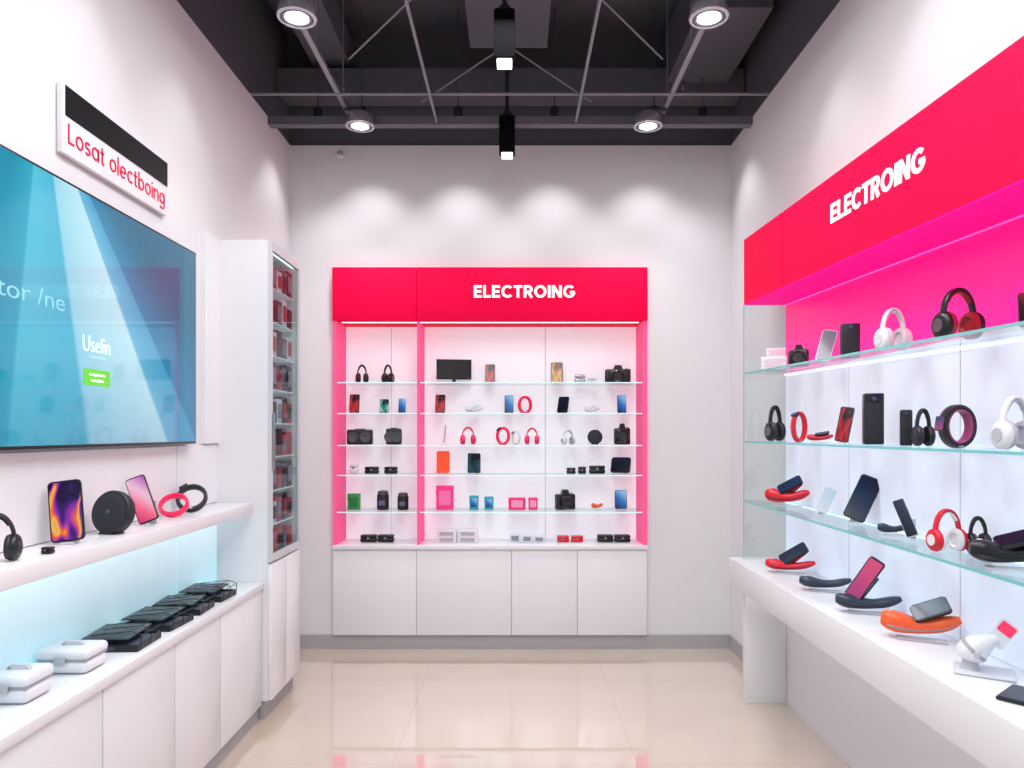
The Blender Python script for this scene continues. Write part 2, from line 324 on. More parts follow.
def headphones(label,loc,h,w,yaw=0,shell=None,pad=None,band=None,group='headphones on display',lean=0):
    shell=shell or BLK; pad=pad or BLK2; band=band or shell
    e=thing('headphones',label,'headphones',loc,yaw,group); rc=h*.27; th=min(w*.22,h*.14); R=w/2-th*.65
    pts=[]
    for i in range(25):
        a=math.pi*i/24; pts.append(((R)*math.cos(a),rc*1.2+(h-rc*1.2-h*.035)*math.sin(a)**.8))
    Q=Matrix.Rotation(math.radians(-lean),4,'X')
    mk('headband',sweep(pts,h*.08,h*.034,seg=10,p=.7),band,e,smooth=True,mtx=Q)
    ip=[(x*.9,rc*1.2+(z-rc*1.2)*.91) for x,z in pts[5:20]]
    mk('headband_cushion',sweep(ip,h*.07,h*.028,seg=8),pad,e,smooth=True,mtx=Q)
    for s in (-1,1):
        pr=[(rc*.45,.55),(rc*.8,.48),(rc*.96,.25),(rc,0),(rc*.97,-.2)]
        mk('ear_cup',lathe([(r,s*(R+x*th*1.3)) for r,x in pr],26,'X',off=(0,0,rc)),shell,e,smooth=True,mtx=Q)
        pr=[(rc*.95,-.2),(rc*1.0,-.4),(rc*.92,-.72),(rc*.65,-.8),(rc*.5,-.5)]
        mk('ear_cushion',lathe([(r,s*(R+x*th*1.3)) for r,x in pr],26,'X',off=(0,0,rc)),pad,e,smooth=True,mtx=Q)
        mk('cup_cap',lathe([(rc*.5,s*(R+.54*th*1.3)),(rc*.48,s*(R+.62*th*1.3)),(rc*.2,s*(R+.6*th*1.3))],22,'X',off=(0,0,rc)),M('#6A6C74',.3,metal=.6) if shell is BLK else pad,e,smooth=True,mtx=Q)
        mk('slider_arm',bbox((s*R-h*.018,-h*.045,rc*.9),(s*R+h*.018,h*.045,rc*1.75),h*.006),STEEL,e,mtx=Q,smooth=True)
    return e
def band(label,loc,h,w,yaw=0,color=None,face=True,group='smart bands on display',lean=0,name='smart_band',wd=.13,fs=1.0,fm=None,fa=128,lining=None,th=.06):
    color=color or PINK; e=thing(name,label,'smart band',loc,yaw,group)
    Q=Matrix.Rotation(math.radians(-lean),4,'X'); n=36
    pts=[(w/2*.93*math.cos(2*math.pi*i/n),h/2+h/2*.93*math.sin(2*math.pi*i/n)) for i in range(n)]
    if lean: Q=Matrix.Translation((0,0,h*wd*math.sin(math.radians(lean))))@Q
    mk('strap',sweep(pts,h*wd,h*th,True,8,p=.6),color,e,smooth=True,mtx=Q)
    if lining:
        ip=[(x*.84,h/2+(z-h/2)*.84) for x,z in pts]
        mk('inner_lining',sweep(ip,h*wd*.92,h*.03,True,8,p=.6),lining,e,smooth=True,mtx=Q)
    if face:
        fr=math.radians(fa)
        P=Q@Matrix.Translation((w/2*math.cos(fr),0,h/2+h/2*math.sin(fr)))@Matrix.Rotation(math.radians(-(fa-90)),4,'Y')
        mk('watch_case',bbox((-w*.2*fs,-h*(wd+.03),-h*.04),(w*.2*fs,h*(wd+.03),h*.06),h*.025),BLK,e,smooth=True,mtx=P)
        mk('watch_face',bbox((-w*.17*fs,-h*wd,h*.058),(w*.17*fs,h*wd,h*.066)),fm or scr(['#101830','#3050A0']),e,mtx=P)
    mk('clasp',bbox((-w*.09,-h*wd*1.03,h*.0),(w*.09,h*wd*1.03,h*.05),h*.01),STEEL if face else color,e,smooth=True,mtx=Q)
    return e
def speaker(label,loc,d,yaw=0,group=None,lean=0,body=None):
    e=thing('speaker',label,'speaker',loc,yaw,group); r=d/2; Q=Matrix.Rotation(math.radians(-lean),4,'X')
    mk('housing',lathe([(r*.8,r*.45),(r*.95,r*.38),(r,r*.2),(r,-r*.05),(r*.95,-r*.12),(r*.86,-r*.13)],36,'Y',off=(0,0,r)),body or BLK2,e,smooth=True,mtx=Q)
    mk('grille',lathe([(r*.86,-r*.12),(r*.8,-r*.17),(r*.5,-r*.22),(r*.15,-r*.24)],36,'Y',off=(0,0,r)),M('#2C2E38',.85),e,smooth=True,mtx=Q)
    mk('badge',lathe([(r*.10,-r*.235),(r*.08,-r*.25)],20,'Y',off=(0,0,r)),DGREY,e,mtx=Q)
    B('foot',(-r*.45,-r*.1,0),(r*.45,r*.5,r*.08),BLK,e,bev=.002)
    return e
def gbox(label,loc,w,h,d,yaw=0,body=None,front=None,group='retail boxes on display',name='product_box'):
    body=body or WPL; e=thing(name,label,'box',loc,yaw,group)
    B('box_base',(-w/2,-d/2,0),(w/2,d/2,h*.55),body,e,bev=min(w,h,d)*.04)
    B('lid',(-w/2-.0008,-d/2-.0008,h*.56),(w/2+.0008,d/2+.0008,h),body,e,bev=min(w,h,d)*.04)
    B('printed_panel',(-w*.34,-d/2-.002,h*.2),(w*.34,-d/2-.0009,h*.8),front or M('#C8CAD2',.5),e)
    return e
def camera(label,loc,w,h,yaw=0,body=None,group='cameras on display'):
    body=body or BLK; e=thing('camera',label,'camera',loc,yaw,group); d=w*.4
    B('body',(-w/2,-d/2,0),(w/2,d/2,h*.78),body,e,bev=h*.07)
    mk('viewfinder',poly([(-w*.2,h*.76),(w*.2,h*.76),(w*.12,h),(-w*.12,h)],-d*.4,d*.4),body,e)
    mk('lens',lathe([(h*.32,-d*.4),(h*.33,-d*.8),(h*.29,-d*1.0),(h*.25,-d*1.02),(h*.22,-d*.9)],24,'Y',off=(0,0,h*.4)),BLKG,e,smooth=True)
    mk('shutter_button',lathe([(h*.06,h*.77),(h*.06,h*.83),(h*.04,h*.84)],14,off=(w*.34,0,0)),STEEL,e,smooth=True)
    B('grip',(-w*.52,-d*.68,h*.05),(-w*.34,-d*.35,h*.7),BLK2,e,bev=h*.04)
    return e
def monitor(label,loc,w,h,yaw=0,screen=None):
    e=thing('monitor',label,'monitor',loc,yaw)
    B('frame',(-w/2,-.006,h*.16),(w/2,.012,h),BLK,e,bev=.003)
    B('screen',(-w*.48,-.0075,h*.2),(w*.48,-.0062,h*.97),screen or BLKG,e)
    B('neck',(-w*.05,.002,h*.03),(w*.05,.012,h*.2),BLK2,e); B('foot',(-w*.22,-.03,0),(w*.22,.035,h*.04),BLK2,e,bev=.002)
    return e
def cradle(label,loc,L,h,yaw=0,body=None,screen=None,plen=.55,ang=30,face=48,under=None,name='handheld_scanner',phonecol=None,flip=1,hand=True,off=.08,fin=True):
    """low sculpted handheld dock: rounded heel, dished waist, slim upturned nose, curved back fin, and a handset leaning on it"""
    body=body or BLUEG; under=under or BLK; e=thing(name,label,'handheld device',loc,yaw,'handheld devices on display')
    n=28; pts=[];ry=[];rt=[]; f=flip
    for i in range(n):
        u=i/(n-1); x=f*(-L/2+L*u)
        e_=math.sin(math.pi*min(max(u*.95+.025,0),1))**.42
        r=h*e_*(.25-.13*u+.05*math.cos(u*6.28)); z=.004+h*.29+h*(.03*math.cos(u*6.0)-.12*u+.22*u**3)
        pts.append((x,z)); ry.append(L*e_*(.18-.06*u+.03*math.cos(u*6.28))); rt.append(r)
    mk('body',sweep(pts,ry,rt,seg=16,p=.85),body,e,smooth=True)
    mk('side_strip',sweep([(x,z-rt[i+2]*.40) for i,(x,z) in enumerate(pts[2:-2])],[r*1.04 for r in ry[2:-2]],[r*.26 for r in rt[2:-2]],seg=14),under,e,smooth=True)
    mk('dished_pad',sweep([(x,z+rt[i+5]*.72) for i,(x,z) in enumerate(pts[5:-7])],[r*.62 for r in ry[5:-7]],[r*.30 for r in rt[5:-7]],seg=12),under,e,smooth=True)
    mk('control_button',lathe([(L*.035,0),(L*.035,L*.012),(L*.025,L*.016)],16,off=(-f*L*.38,0,pts[3][1]+rt[3]*.93)),M('#C8CAD0',.3),e,smooth=True)
    if hand:
        pl=L*plen; pw=L*.27; t=max(.006,h*.08)
        zt=.006+h*.36+abs(math.sin(math.radians(ang)))*pl*.32+pw*.32*math.sin(math.radians(face))
        Q=Matrix.Translation((f*L*off,0,zt))@Matrix.Rotation(math.radians(-ang)*f,4,'Y')@Matrix.Rotation(math.radians(face),4,'X')
        bm=rslab(pl,pw,t,pw*.16,t*.2,-pw/2,0); bm.transform(Matrix.Rotation(math.radians(-90),4,'X')@Matrix.Translation((0,-t,0)))
        mk('handset',bm,phonecol or BLK,e,smooth=True,mtx=Q)
        mk('screen',bbox((-pl*.46,-pw*.43,t),(pl*.46,pw*.43,t+.001)),screen or scr(['#16203A','#3A5A90'],em=.4),e,mtx=Q)
        if fin:
            fp=[];fy=[];fr=[]
            for i in range(12):
                u=i/11; fp.append((f*L*(off-.16+.30*u+.10*u*u*math.cos(math.radians(ang))),h*.28+(zt-h*.20)*u**1.3)); fy.append(L*.06*(1-.5*u)); fr.append(h*.10*(1-.4*u)+.002)
            bm=sweep(fp,fy,fr,seg=10); bm.transform(Matrix.Translation((0,L*.05,0))); mk('back_fin',bm,body,e,smooth=True)
    mk('base_stand',bbox((-L*.30,-L*.11,0),(L*.34,L*.11,.003),.001),M('#D0D2D9',.15),e,smooth=True)
    return e
def earcase(label,loc,w,h,d,yaw=0,body=None,group='charging cases on display'):
    body=body or BLK; e=thing('charging_case',label,'charging case',loc,yaw,group)
    B('case_base',(-w/2,-d/2,0),(w/2,d/2,h*.6),body,e,bev=h*.2,seg=3); B('case_lid',(-w/2,-d/2,h*.6),(w/2,d/2,h),body,e,bev=h*.18,seg=3)
    B('latch',(-w*.07,-d/2-.002,h*.45),(w*.07,-d/2,h*.72),STEEL,e)
    return e

# ---------- back display unit
Y0=4.965; s0=4.97/F
def ux(px): return (px-CX)*s0
def uz(py): return H+(CY-py)*s0
U=thing('wall_display_unit','white recessed shelving unit with red header and glass shelves','display unit',((ux0+ux1)/2,Y0,.10))
ox,oz=(ux0+ux1)/2,.10
def UB(name,a,b,mat,par=None,bev=0,**k):
    return B(name,(a[0]-ox,a[1]-Y0,a[2]-oz),(b[0]-ox,b[1]-Y0,b[2]-oz),mat,par or U,bev=bev,**k)
zc=uz(545)
BP=panelmat('painted_glow_back','#ECEAF2','#EFEFF5',.34)  # interior glow put into the panel as emission
SIDE=M('#F75A92',.5,em=.26,spec=.1)  # emission stands in for magenta light along the sides
UB('side_panel',(ux0,Y0,zc),(ux(336.5),5.27,uz(321)),SIDE); UB('side_panel',(ux(643),Y0,zc),(ux1,5.27,uz(321)),SIDE)
UB('divider',(ux(417),Y0+.005,zc),(ux(419.5),5.255,uz(321)),SIDE)
UB('back_panel',(ux(336.5),5.257,zc),(ux(643),5.27,uz(321)),BP)
SEAM=M('#D6CED6',.4,em=.15)
UB('seam_strip',(ux(546.5),5.252,zc),(ux(547.6),5.257,uz(321)),SEAM); UB('seam_strip',(ux(384),5.252,zc),(ux(384.7),5.257,uz(321)),SEAM)
UB('header_panel',(ux0,Y0-.02,uz(321)),(ux(416.4),5.27,uz1),RED,bev=.002)
hp=UB('header_panel',(ux(417),Y0-.02,uz(321)),(ux1,5.27,uz1),RED,bev=.002)
stroke_text('ELECTROING','sign_lettering',LETTER,hp,(ux(524.5)-ox,-.0225,uz(292.5)-oz),(90,0,0),101*s0,13*s0,CAP,.2,.10,.003)
UB('led_strip',(ux(340),5.02,uz(321)-.004),(ux(640),5.035,uz(321)-.0005),LED)
shelf_z=[]
SED=M('#C4E0E2',.15,em=.5)  # bright glass edge imitated with emission
for py in (382,413,445,475,512):
    z=uz(py)
    for a,b in ((337,416.5),(420,546.6),(547,642.5)):
        g=UB('glass_shelf',(ux(a),4.985,z-.007),(ux(b),5.256,z),GLASS)
        UB('shelf_edge',(ux(a),4.98,z-.0075),(ux(b),4.985,z),SED)
    shelf_z.append(z)
shelf_z.append(zc)
t=thing('countertop','thin white ledge above the white cupboards','countertop',(ox,5.1,zc-.03))
B('slab',(ux0-ox,Y0-.012-5.1,0),(ux1-ox,.17,.0298),WHITE,t,bev=.002)
for a,b in ((333,416.4),(416.6,511.4),(511.6,577.4),(577.6,647)):
    w=(b-a)*s0-.0005; t=thing('base_cabinet','handleless white base cupboard with a flat door','cabinet',(ux((a+b)/2),5.1,.0975),group='white cupboards below the recessed shelves')
    B('body',(-w/2,Y0+.016-5.1,0),(w/2,.17,zc-.0305-.0975),WHITE2,t); B('door',(-w/2+.0003,Y0-5.1,.002),(w/2-.0003,Y0+.0155-5.1,zc-.034-.0975),WHITE,t,bev=.0012)
S1=5.12/F
def bl(px,i): return ((px-CX)*S1,5.12,shelf_z[i]+.0008)
SB=scr(['#0A1430','#2F6FC0','#9AD0F0']); SO=scr(['#6A2A10','#E8A030','#503010'],'noise'); SR=scr(['#200A10','#D03040','#602028'],'noise'); SG=scr(['#102030','#40B090','#E0F0F0'],'noise',.7); SW=scr(['#E8EAF2','#B8D8F0']); SD=scr(['#06080E','#1A2A48'],em=.5)
G='small smartphones on the recessed glass shelves'
def bp(px,i,h,w,lab,scrn,body=None,tilt=10,yaw=0): phone(lab,bl(px,i),h*S1,w*S1,yaw,tilt,body,scrn,G)
GH='small headphones on the recessed glass shelves'
headphones('small black over-ear headphones on glass shelf',bl(362,0),19*S1,12*S1,20,group=GH)
headphones('small black over-ear headphones on glass shelf',bl(388,0),19*S1,11*S1,-15,group=GH)
monitor('small black flat monitor on glass shelf',bl(454,0),35*S1,24*S1,8)
bp(490,0,19,10,'small phone with dark colourful screen on glass shelf',SR)
bp(557,0,21,12,'phone with gold patterned screen on glass shelf',SO)
earcase('small silver charging case on glass shelf',bl(580,0),11*S1,9*S1,.04,0,M('#BFC2CA',.3,metal=.3))
earcase('small white charging case on glass shelf',bl(592,0),9*S1,6*S1,.04,0,WPL)
camera('compact black camera on glass shelf',bl(618,0),25*S1,18*S1,-8)
bp(354,1,19,10,'phone with red screen on glass shelf',SR); bp(384,1,14,9,'small phone with green screen on glass shelf',SG); bp(402,1,15,8,'small phone with light blue screen on glass shelf',SB,WPL)
bp(440,1,19,10,'phone with dark screen on glass shelf',SR,tilt=14)
LG=M('#B4B6BE',.4)
cradle('small white handheld device on glass shelf',bl(474,1),.13,.09,10,WPL,SW,.45,ang=15,face=20,phonecol=WPL,under=LG,fin=False)
bp(509,1,18,9,'phone with blue screen on glass shelf',SB); band('small pink smart band on glass shelf',bl(525,1),17*S1,13*S1,20,PINK,False,th=.085)
bp(562,1,18,11,'black phone leaning back on glass shelf',SD,tilt=25,yaw=-20); cradle('small white handheld device on glass shelf',bl(592,1),.11,.09,-10,WPL,SW,.45,ang=15,face=20,phonecol=WPL,under=LG,fin=False); bp(622,1,18,9,'phone with bright blue screen on glass shelf',SB)
GS='small speakers on the recessed glass shelves'
def boombox(lab,loc,w,h,yaw=0):
    e=thing('portable_speaker',lab,'speaker',loc,yaw,GS); d=.07
    B('cabinet',(-w/2,-d/2,0),(w/2,d/2,h),BLK2,e,bev=h*.12,seg=3)
    for x in (-w*.24,w*.24): mk('driver',lathe([(h*.34,-d/2-.0005),(h*.34,-d/2-.005),(h*.28,-d/2-.006),(h*.2,-d/2-.002)],22,'Y',off=(x,0,h*.48)),DGREY,e,smooth=True)
    B('handle',(-w*.2,-.01,h-.001),(w*.2,.01,h+.006),DGREY,e,bev=.002)
boombox('black rectangular speaker with two drivers on glass shelf',bl(360,2),25*S1,15*S1); boombox('black compact speaker with two drivers on glass shelf',bl(394,2),15*S1,16*S1)
t=thing('stylus_stand','slim white stylus standing in a round base','stylus',bl(444,2))
mk('base',lathe([(.022,0),(.022,.006),(.012,.012)],20),WPL,t,smooth=True); mk('stylus',rod((0,0,.011),(.012,0,.14),.006),M('#C8B8BE',.4),t,smooth=True)
headphones('small hot pink headphones on glass shelf',bl(468,2),18*S1,15*S1,15,PINK,M('#E82868',.4),group=GH)
band('pink smart band with dark face on glass shelf',bl(503,2),17*S1,13*S1,-20,PINK,True,th=.08)
headphones('small hot pink headphones on glass shelf',bl(532,2),17*S1,14*S1,-12,PINK,M('#E82868',.4),group=GH)
band('white smart band with dark face on glass shelf',bl(516,2),13*S1,9*S1,-30,WPL,True)
headphones('small white headphones on glass shelf',bl(568,2),15*S1,14*S1,30,WPL,M('#B0B2BA',.5),group=GH); speaker('small round black speaker on glass shelf',bl(595,2),15*S1,0,GS); camera('black camera with tall viewfinder on glass shelf',bl(622,2),16*S1,21*S1)
earcase('small white charging case on glass shelf',bl(354,3),9*S1,10*S1,.04,0,WPL)
for px,w_,h_ in ((372,14,7),(391,13,7),(571,9,6),(582,8,7),(597,16,8)): earcase('low black charging case on glass shelf',bl(px,3),w_*S1,h_*S1,.05)
bp(443,3,22,13,'bright orange phone case on glass shelf',M('#F4501E',.4,em=.2),M('#F4501E',.4),5); bp(474,3,20,13,'black phone with teal screen icons on glass shelf',scr(['#06080E','#1C6A80'],'noise',.6),tilt=6)
phone('dark tablet leaning back on glass shelf',bl(620,3),17*S1,20*S1,-20,25,BLK,SD,'tablets',name='tablet',cat='tablet')
gbox('green retail box on glass shelf',bl(354,4),12*S1,16*S1,.04,0,GREEN,M('#1E7A3A',.4)); 
def flask(lab,loc,w,h):
    e=thing('canister_speaker',lab,'speaker',loc,0,GS); r=w/2
    mk('body',lathe([(r*.9,0),(r,.006),(r,h*.75),(r*.9,h*.82)],24),BLK2,e,smooth=True); mk('top_ring',lathe([(r*.88,h*.82),(r*.9,h*.9),(r*.8,h*.98),(r*.5,h)],24),DGREY,e,smooth=True); B('front_badge',(-r*.5,-r*1.02,h*.25),(r*.5,-r*.9,h*.5),M('#5A6A80',.4),e)
flask('small black canister speaker on glass shelf',bl(383,4),12*S1,19*S1); flask('small black canister speaker on glass shelf',bl(403,4),11*S1,17*S1)
gbox('pink retail box with printed front on glass shelf',bl(445,4),17*S1,24*S1,.05,0,M('#F5358C',.4,em=.1),M('#FF7AB8',.4)); gbox('teal retail box on glass shelf',bl(474,4),9*S1,14*S1,.03,0,TEAL,SB); gbox('teal retail box on glass shelf',bl(489,4),9*S1,13*S1,.03,0,TEAL,SB)
gbox('wide pink retail box on glass shelf',bl(517,4),17*S1,12*S1,.04,0,M('#EE2470',.4,em=.1),M('#FF9CC4',.4)); gbox('small pink retail box on glass shelf',bl(533,4),9*S1,12*S1,.04,0,M('#EE2470',.4,em=.1),M('#FF9CC4',.4))
camera('chunky black camera on glass shelf',bl(565,4),20*S1,20*S1,15); cradle('small orange handheld device on glass shelf',bl(597,4),.08,.09,0,ORANGE,hand=False); bp(621,4,19,12,'phone with blue glowing screen on glass shelf',SB,tilt=8)
for px in (369,386,605,622): earcase('low black charging case on the white ledge',bl(px,5),16*S1,7*S1,.07)
for px in (563,577): earcase('low red and dark charging case on the white ledge',bl(px,5),12*S1,6*S1,.06,0,REDP)
for px in (447,468):
    x,y,z=bl(px,5)
    for k in range(2): gbox('flat white retail box stacked on the white ledge',(x,y,z+k*.042),20*S1,.041,.1,0,WPL,M('#B8A8B0',.5),'stacked flat white boxes')
for k,px in enumerate((515,527,539)): gbox('small flat white retail box on the white ledge',bl(px,5),11*S1,(8-k)*S1,.07,0,WPL,M('#8890A0',.5),'stacked flat white boxes')

# ---------- left side
def tvmat():
    m=bpy.data.materials.new('tv_picture'); m.use_nodes=True; nt=m.node_tree; b=nt.nodes['Principled BSDF']
    b.inputs['Base Color'].default_value=(.003,.004,.006,1); b.inputs['Roughness'].default_value=.05; b.inputs['Specular IOR Level'].default_value=.5
    N=nt.nodes.new; L=nt.links.new
    def mth(op,a,c=None,d=None):
        x=N('ShaderNodeMath'); x.operation=op
        for i,v in enumerate((a,c,d)):
            if v is None: continue
            if isinstance(v,(int,float)): x.inputs[i].default_value=v
            else: L(v,x.inputs[i])
        return x.outputs[0]
    tc=N('ShaderNodeTexCoord'); s=N('ShaderNodeSeparateXYZ'); L(tc.outputs['Generated'],s.inputs[0])
    r=mth('DIVIDE',mth('SUBTRACT',s.outputs['Y'],.30),mth('SUBTRACT',1.30,s.outputs['Z']))
    f=mth('MULTIPLY_ADD',r,.5,.5)
    cr=N('ShaderNodeValToRGB'); e=cr.color_ramp.elements; e[0].position=0; e[0].color=lin('#0A88A8'); e[1].position=1; e[1].color=lin('#14688A')
    for p,c in ((.38,'#1496B6'),(.46,'#26AECC'),(.465,'#56C8E2'),(.56,'#4ABEDC'),(.565,'#9ADCF0'),(.62,'#B0E6F6'),(.70,'#C4EEFA'),(.705,'#6ABEE0'),(.77,'#4EA8D0'),(.775,'#2E8CB6'),(.88,'#1C7498')):
        x=e.new(p); x.color=lin(c)
    L(f,cr.inputs[0])
    g=N('ShaderNodeValToRGB'); g.color_ramp.elements[0].position=.0; g.color_ramp.elements[0].color=(.62,.66,.72,1); g.color_ramp.elements[1].position=.45; g.color_ramp.elements[1].color=(1,1,1,1); L(s.outputs['Z'],g.inputs[0])
    mx=N('ShaderNodeMix'); mx.data_type='RGBA'; mx.blend_type='MULTIPLY'; mx.inputs[0].default_value=1; L(cr.outputs[0],mx.inputs[6]); L(g.outputs[0],mx.inputs[7])
    L(mx.outputs[2],b.inputs['Emission Color']); b.inputs['Emission Strength'].default_value=.95; return m
TV=thing('television','large wall-mounted television showing blue light rays','television',(XL+.003,2.6,1.445))
B('casing',(.0,-.8,0),(.052,.8,.90),BLK,TV,bev=.004)
sc=B('screen',(.0522,-.79,.012),(.0535,.79,.89),tvmat(),TV)
def tvp(px,py):
    x=XL+.0575; y=x*F/(px-CX); return (.0545,y-2.6,H+(CY-py)*y/F-1.445), y/F
TX=M('#EAF8FF',.5,em=.8)
c,s=tvp(97,345); text('Usefin','screen_lettering',TX,sc,c,(90,0,90),.165,.056,.0008,-.012)
c,s=tvp(98,358); text('monoliey','screen_lettering',M('#9AD0E0',.5,em=.5),sc,c,(90,0,90),.10,.014,.0008)
c,s=tvp(28,293); text('ator /ne','screen_lettering',M('#86BCCB',.6,em=.42,spec=.1),sc,c,(90,0,90),.36,.056,.0010,-.008)
c,s=tvp(97,378); bt=mk('screen_button',bbox((-.0004,-.08,-.029),(.0016,.08,.029)),M('#5CB82E',.4,em=.55),sc,loc=c)
text('mognoties','screen_lettering',TX,bt,(.0022,0,.009),(90,0,90),.10,.013,.0006); text('monsines','screen_lettering',TX,bt,(.0022,0,-.010),(90,0,90),.075,.011,.0006)
SG_=thing('wall_sign','white wall sign with black top band and red lettering','sign',(XL+.002,2.813,2.452))
B('board',(0,-.368,0),(.022,.368,.236),WPL,SG_,bev=.003); B('black_band',(.0222,-.355,.130),(.024,.366,.234),BLK,SG_)
stroke_text('Losat olectboing','sign_lettering',M('#DE1148',.4),SG_,(.0218,.0,.064),(90,0,90),.68,.092,LOW,.105,.15,.003)
LP=panelmat('painted_glow_cool','#B4E6F0','#E6F8FC',.36)  # cyan tint and emission put the under-shelf light into the board
for a,b in ((1.2,2.12),(2.125,3.30),(3.305,3.745)):
    t=thing('wall_panel','smooth white wall panel behind the shelf and counter','wall panel',(XL+.001,(a+b)/2,.72),group='white wall panels')
    B('board',(.0,-(b-a)/2,.001),(.008,(b-a)/2,.355),LP,t); B('upper_board',(.0,-(b-a)/2,.417),(.008,(b-a)/2,.715),WHITE,t)
zs=1.135
t=thing('wall_shelf','thick white floating shelf with light strip underneath','shelf',(XL,2.45,zs-.055))
B('slab',(.0095,-1.25,0),(.214,1.25,.055),WHITE,t,bev=.003); B('led_strip',(.03,-1.24,-.008),(.045,1.24,-.0002),M('#A8ECFF',.4,em=3.5),t)
t=thing('countertop','long white countertop on low white cupboards','countertop',(XL,2.47,.685))
B('slab',(.0,-1.27,0),(.256,1.27,.035),WHITE,t,bev=.003)
for a,b in ((1.2,1.795),(1.80,2.295),(2.30,2.782),(2.787,3.212),(3.217,3.738)):
    t=thing('base_cabinet','handleless white base cupboard with a flat door','cabinet',(XL,(a+b)/2,.08),group='white cupboards under the counter')
    d=(b-a)/2; B('body',(0,-d,0),(.228,d,.604),WHITE2,t); B('door',(.229,-d+.001,.002),(.245,d-.001,.602),WHITE,t,bev=.0012)
S('trim_16',(XL,1.2,0),(XL+.225,3.74,.079),GREY)
# tall cabinet
cy0,cy1,cxf,czt=3.745,4.24,-1.266,2.5
C=thing('tall_cabinet','tall white cabinet with narrow glass display door','cabinet',((XL+cxf)/2,(cy0+cy1)/2,0))
ccx,ccy=(XL+cxf)/2,(cy0+cy1)/2
def CB(name,a,b,mat,par=None,**k): return B(name,(a[0]-ccx,a[1]-ccy,a[2]),(b[0]-ccx,b[1]-ccy,b[2]),mat,par or C,**k)
bm=bmesh.new()
for a,b in (((XL,cy0,.1),(cxf-.02,cy0+.02,czt)),((XL,cy1-.02,.1),(cxf-.02,cy1,czt)),((XL,cy0+.02,czt-.03),(cxf-.02,cy1-.02,czt)),((XL,cy0+.02,.1),(cxf-.02,cy1-.02,.82)),((XL,cy0+.02,.82),(XL+.015,cy1-.02,czt-.03))):
    addbox(bm,(a[0]-ccx,a[1]-ccy,a[2]),(b[0]-ccx,b[1]-ccy,b[2]))
mk('body',bm,WHITE2,C)
CB('wing_panel',(XL+.0005,3.575,1.442),(XL+.022,cy0-.0005,czt),WHITE2)
CB('plinth',(XL,cy0+.01,0),(cxf-.04,cy1,.099),GREY)
for a,b in ((cy0,ccy-.002),(ccy+.002,cy1)): CB('door',(cxf-.0195,a,.105),(cxf,b,.81),WHITE,bev=.0015)
bm=bmesh.new()
for a,b in (((cxf-.0195,cy0,.823),(cxf,cy0+.022,czt)),((cxf-.0195,cy1-.022,.823),(cxf,cy1,czt)),((cxf-.0195,cy0+.022,.823),(cxf,cy1-.022,.86)),((cxf-.0195,cy0+.022,czt-.05),(cxf,cy1-.022,czt))):
    addbox(bm,(a[0]-ccx,a[1]-ccy,a[2]),(b[0]-ccx,b[1]-ccy,b[2]))
gd=mk('glass_door',bm,M('#C9CACF',.35),C)
CB('glass_pane',(cxf-.012,cy0+.022,.86),(cxf-.008,cy1-.022,czt-.05),glass('#E8F0F0','door_glass',.2),gd)
CB('handle',(cxf,cy0+.006,1.3),(cxf+.014,cy0+.016,1.6),STEEL,gd,bev=.002)
CB('led_strip',(cxf-.04,cy0+.03,czt-.045),(cxf-.03,cy1-.03,czt-.032),LED)
CB('led_strip',(cxf-.034,cy0+.021,.83),(cxf-.024,cy0+.028,czt-.06),M('#F2FBFF',.4,em=2.0)); 
cols=[(M('#C01A30',.4),'red'),(BLK2,'black'),(M('#D8D8DE',.4),'white'),(M('#50505C',.4),'grey'),(M('#D83060',.4),'pink')]
pat=[[0,4,0,1,0],[0,2,0,1,4],[2,1,0,3,1],[0,0,1,4,0],[2,1,2,1,0],[3,1,0,3,1],[1,2,1,3,2],[3,1,3,2,1],[1,3,2,3,1]]
for i in range(9):
    z=.825+i*.181
    if i: CB('glass_shelf',(XL+.016,cy0+.021,z-.006),(cxf-.03,cy1-.021,z),M('#CFE4E8',.15,em=.25))
    for j in range(5):
        mcol,nm=cols[pat[i][j]]
        gbox('small %s retail box inside the tall glass cabinet'%nm,(-1.350,cy0+.068+j*.089,z+.0008),.083,.115+.017*((i*2+j)%3),.09,90,mcol,M(['#8A8A98','#C8384A','#24262E'][(i+j)%3],.5),'retail boxes inside the tall cabinet')

# left shelf products
def lp(px,x=-1.45): return (x,x*F/(px-CX),zs+.0008), x*F/(px-CX)/F
l,s=lp(-6,-1.47); headphones('dark over-ear headphones with slim curved band on shelf',l,49*s,44*s,20,M('#14161C',.35),BLK2)
l,s=lp(68); phone('large phone with purple and orange swirl wallpaper',l,62*s,30*s,18,14,BLK,scr(['#1A0C3C','#3A1878','#A030B0','#F06030','#FFC050','#502090'],'noise'),roll=-7)
l,s=lp(48,-1.40); earcase('tiny black charging case beside the large phone',l,.03,.02,.025)
l,s=lp(108); speaker('round black speaker disc standing on the white shelf',l,44*s,-12,lean=12)
l,s=lp(149,-1.42); phone('slim phone with pink and white wallpaper on the shelf',l,49*s,19*s,12,16,BLK,scr(['#D03070','#FF6A90','#F6C8E0','#C060C0'],'grad'),roll=-22)
l,s=lp(171,-1.46); band('bright pink fitness band leaning on the shelf',l,29*s,27*s,12,PINK,False,lean=50,wd=.11)
l,s=lp(190,-1.46); band('black smart band leaning on the shelf',l,31*s,28*s,15,BLK2,True,lean=42,wd=.12,fs=.8)
zc2=.7208
GC='black cases on the white counter'
WIRE=M('#20242C',.3,metal=.6)
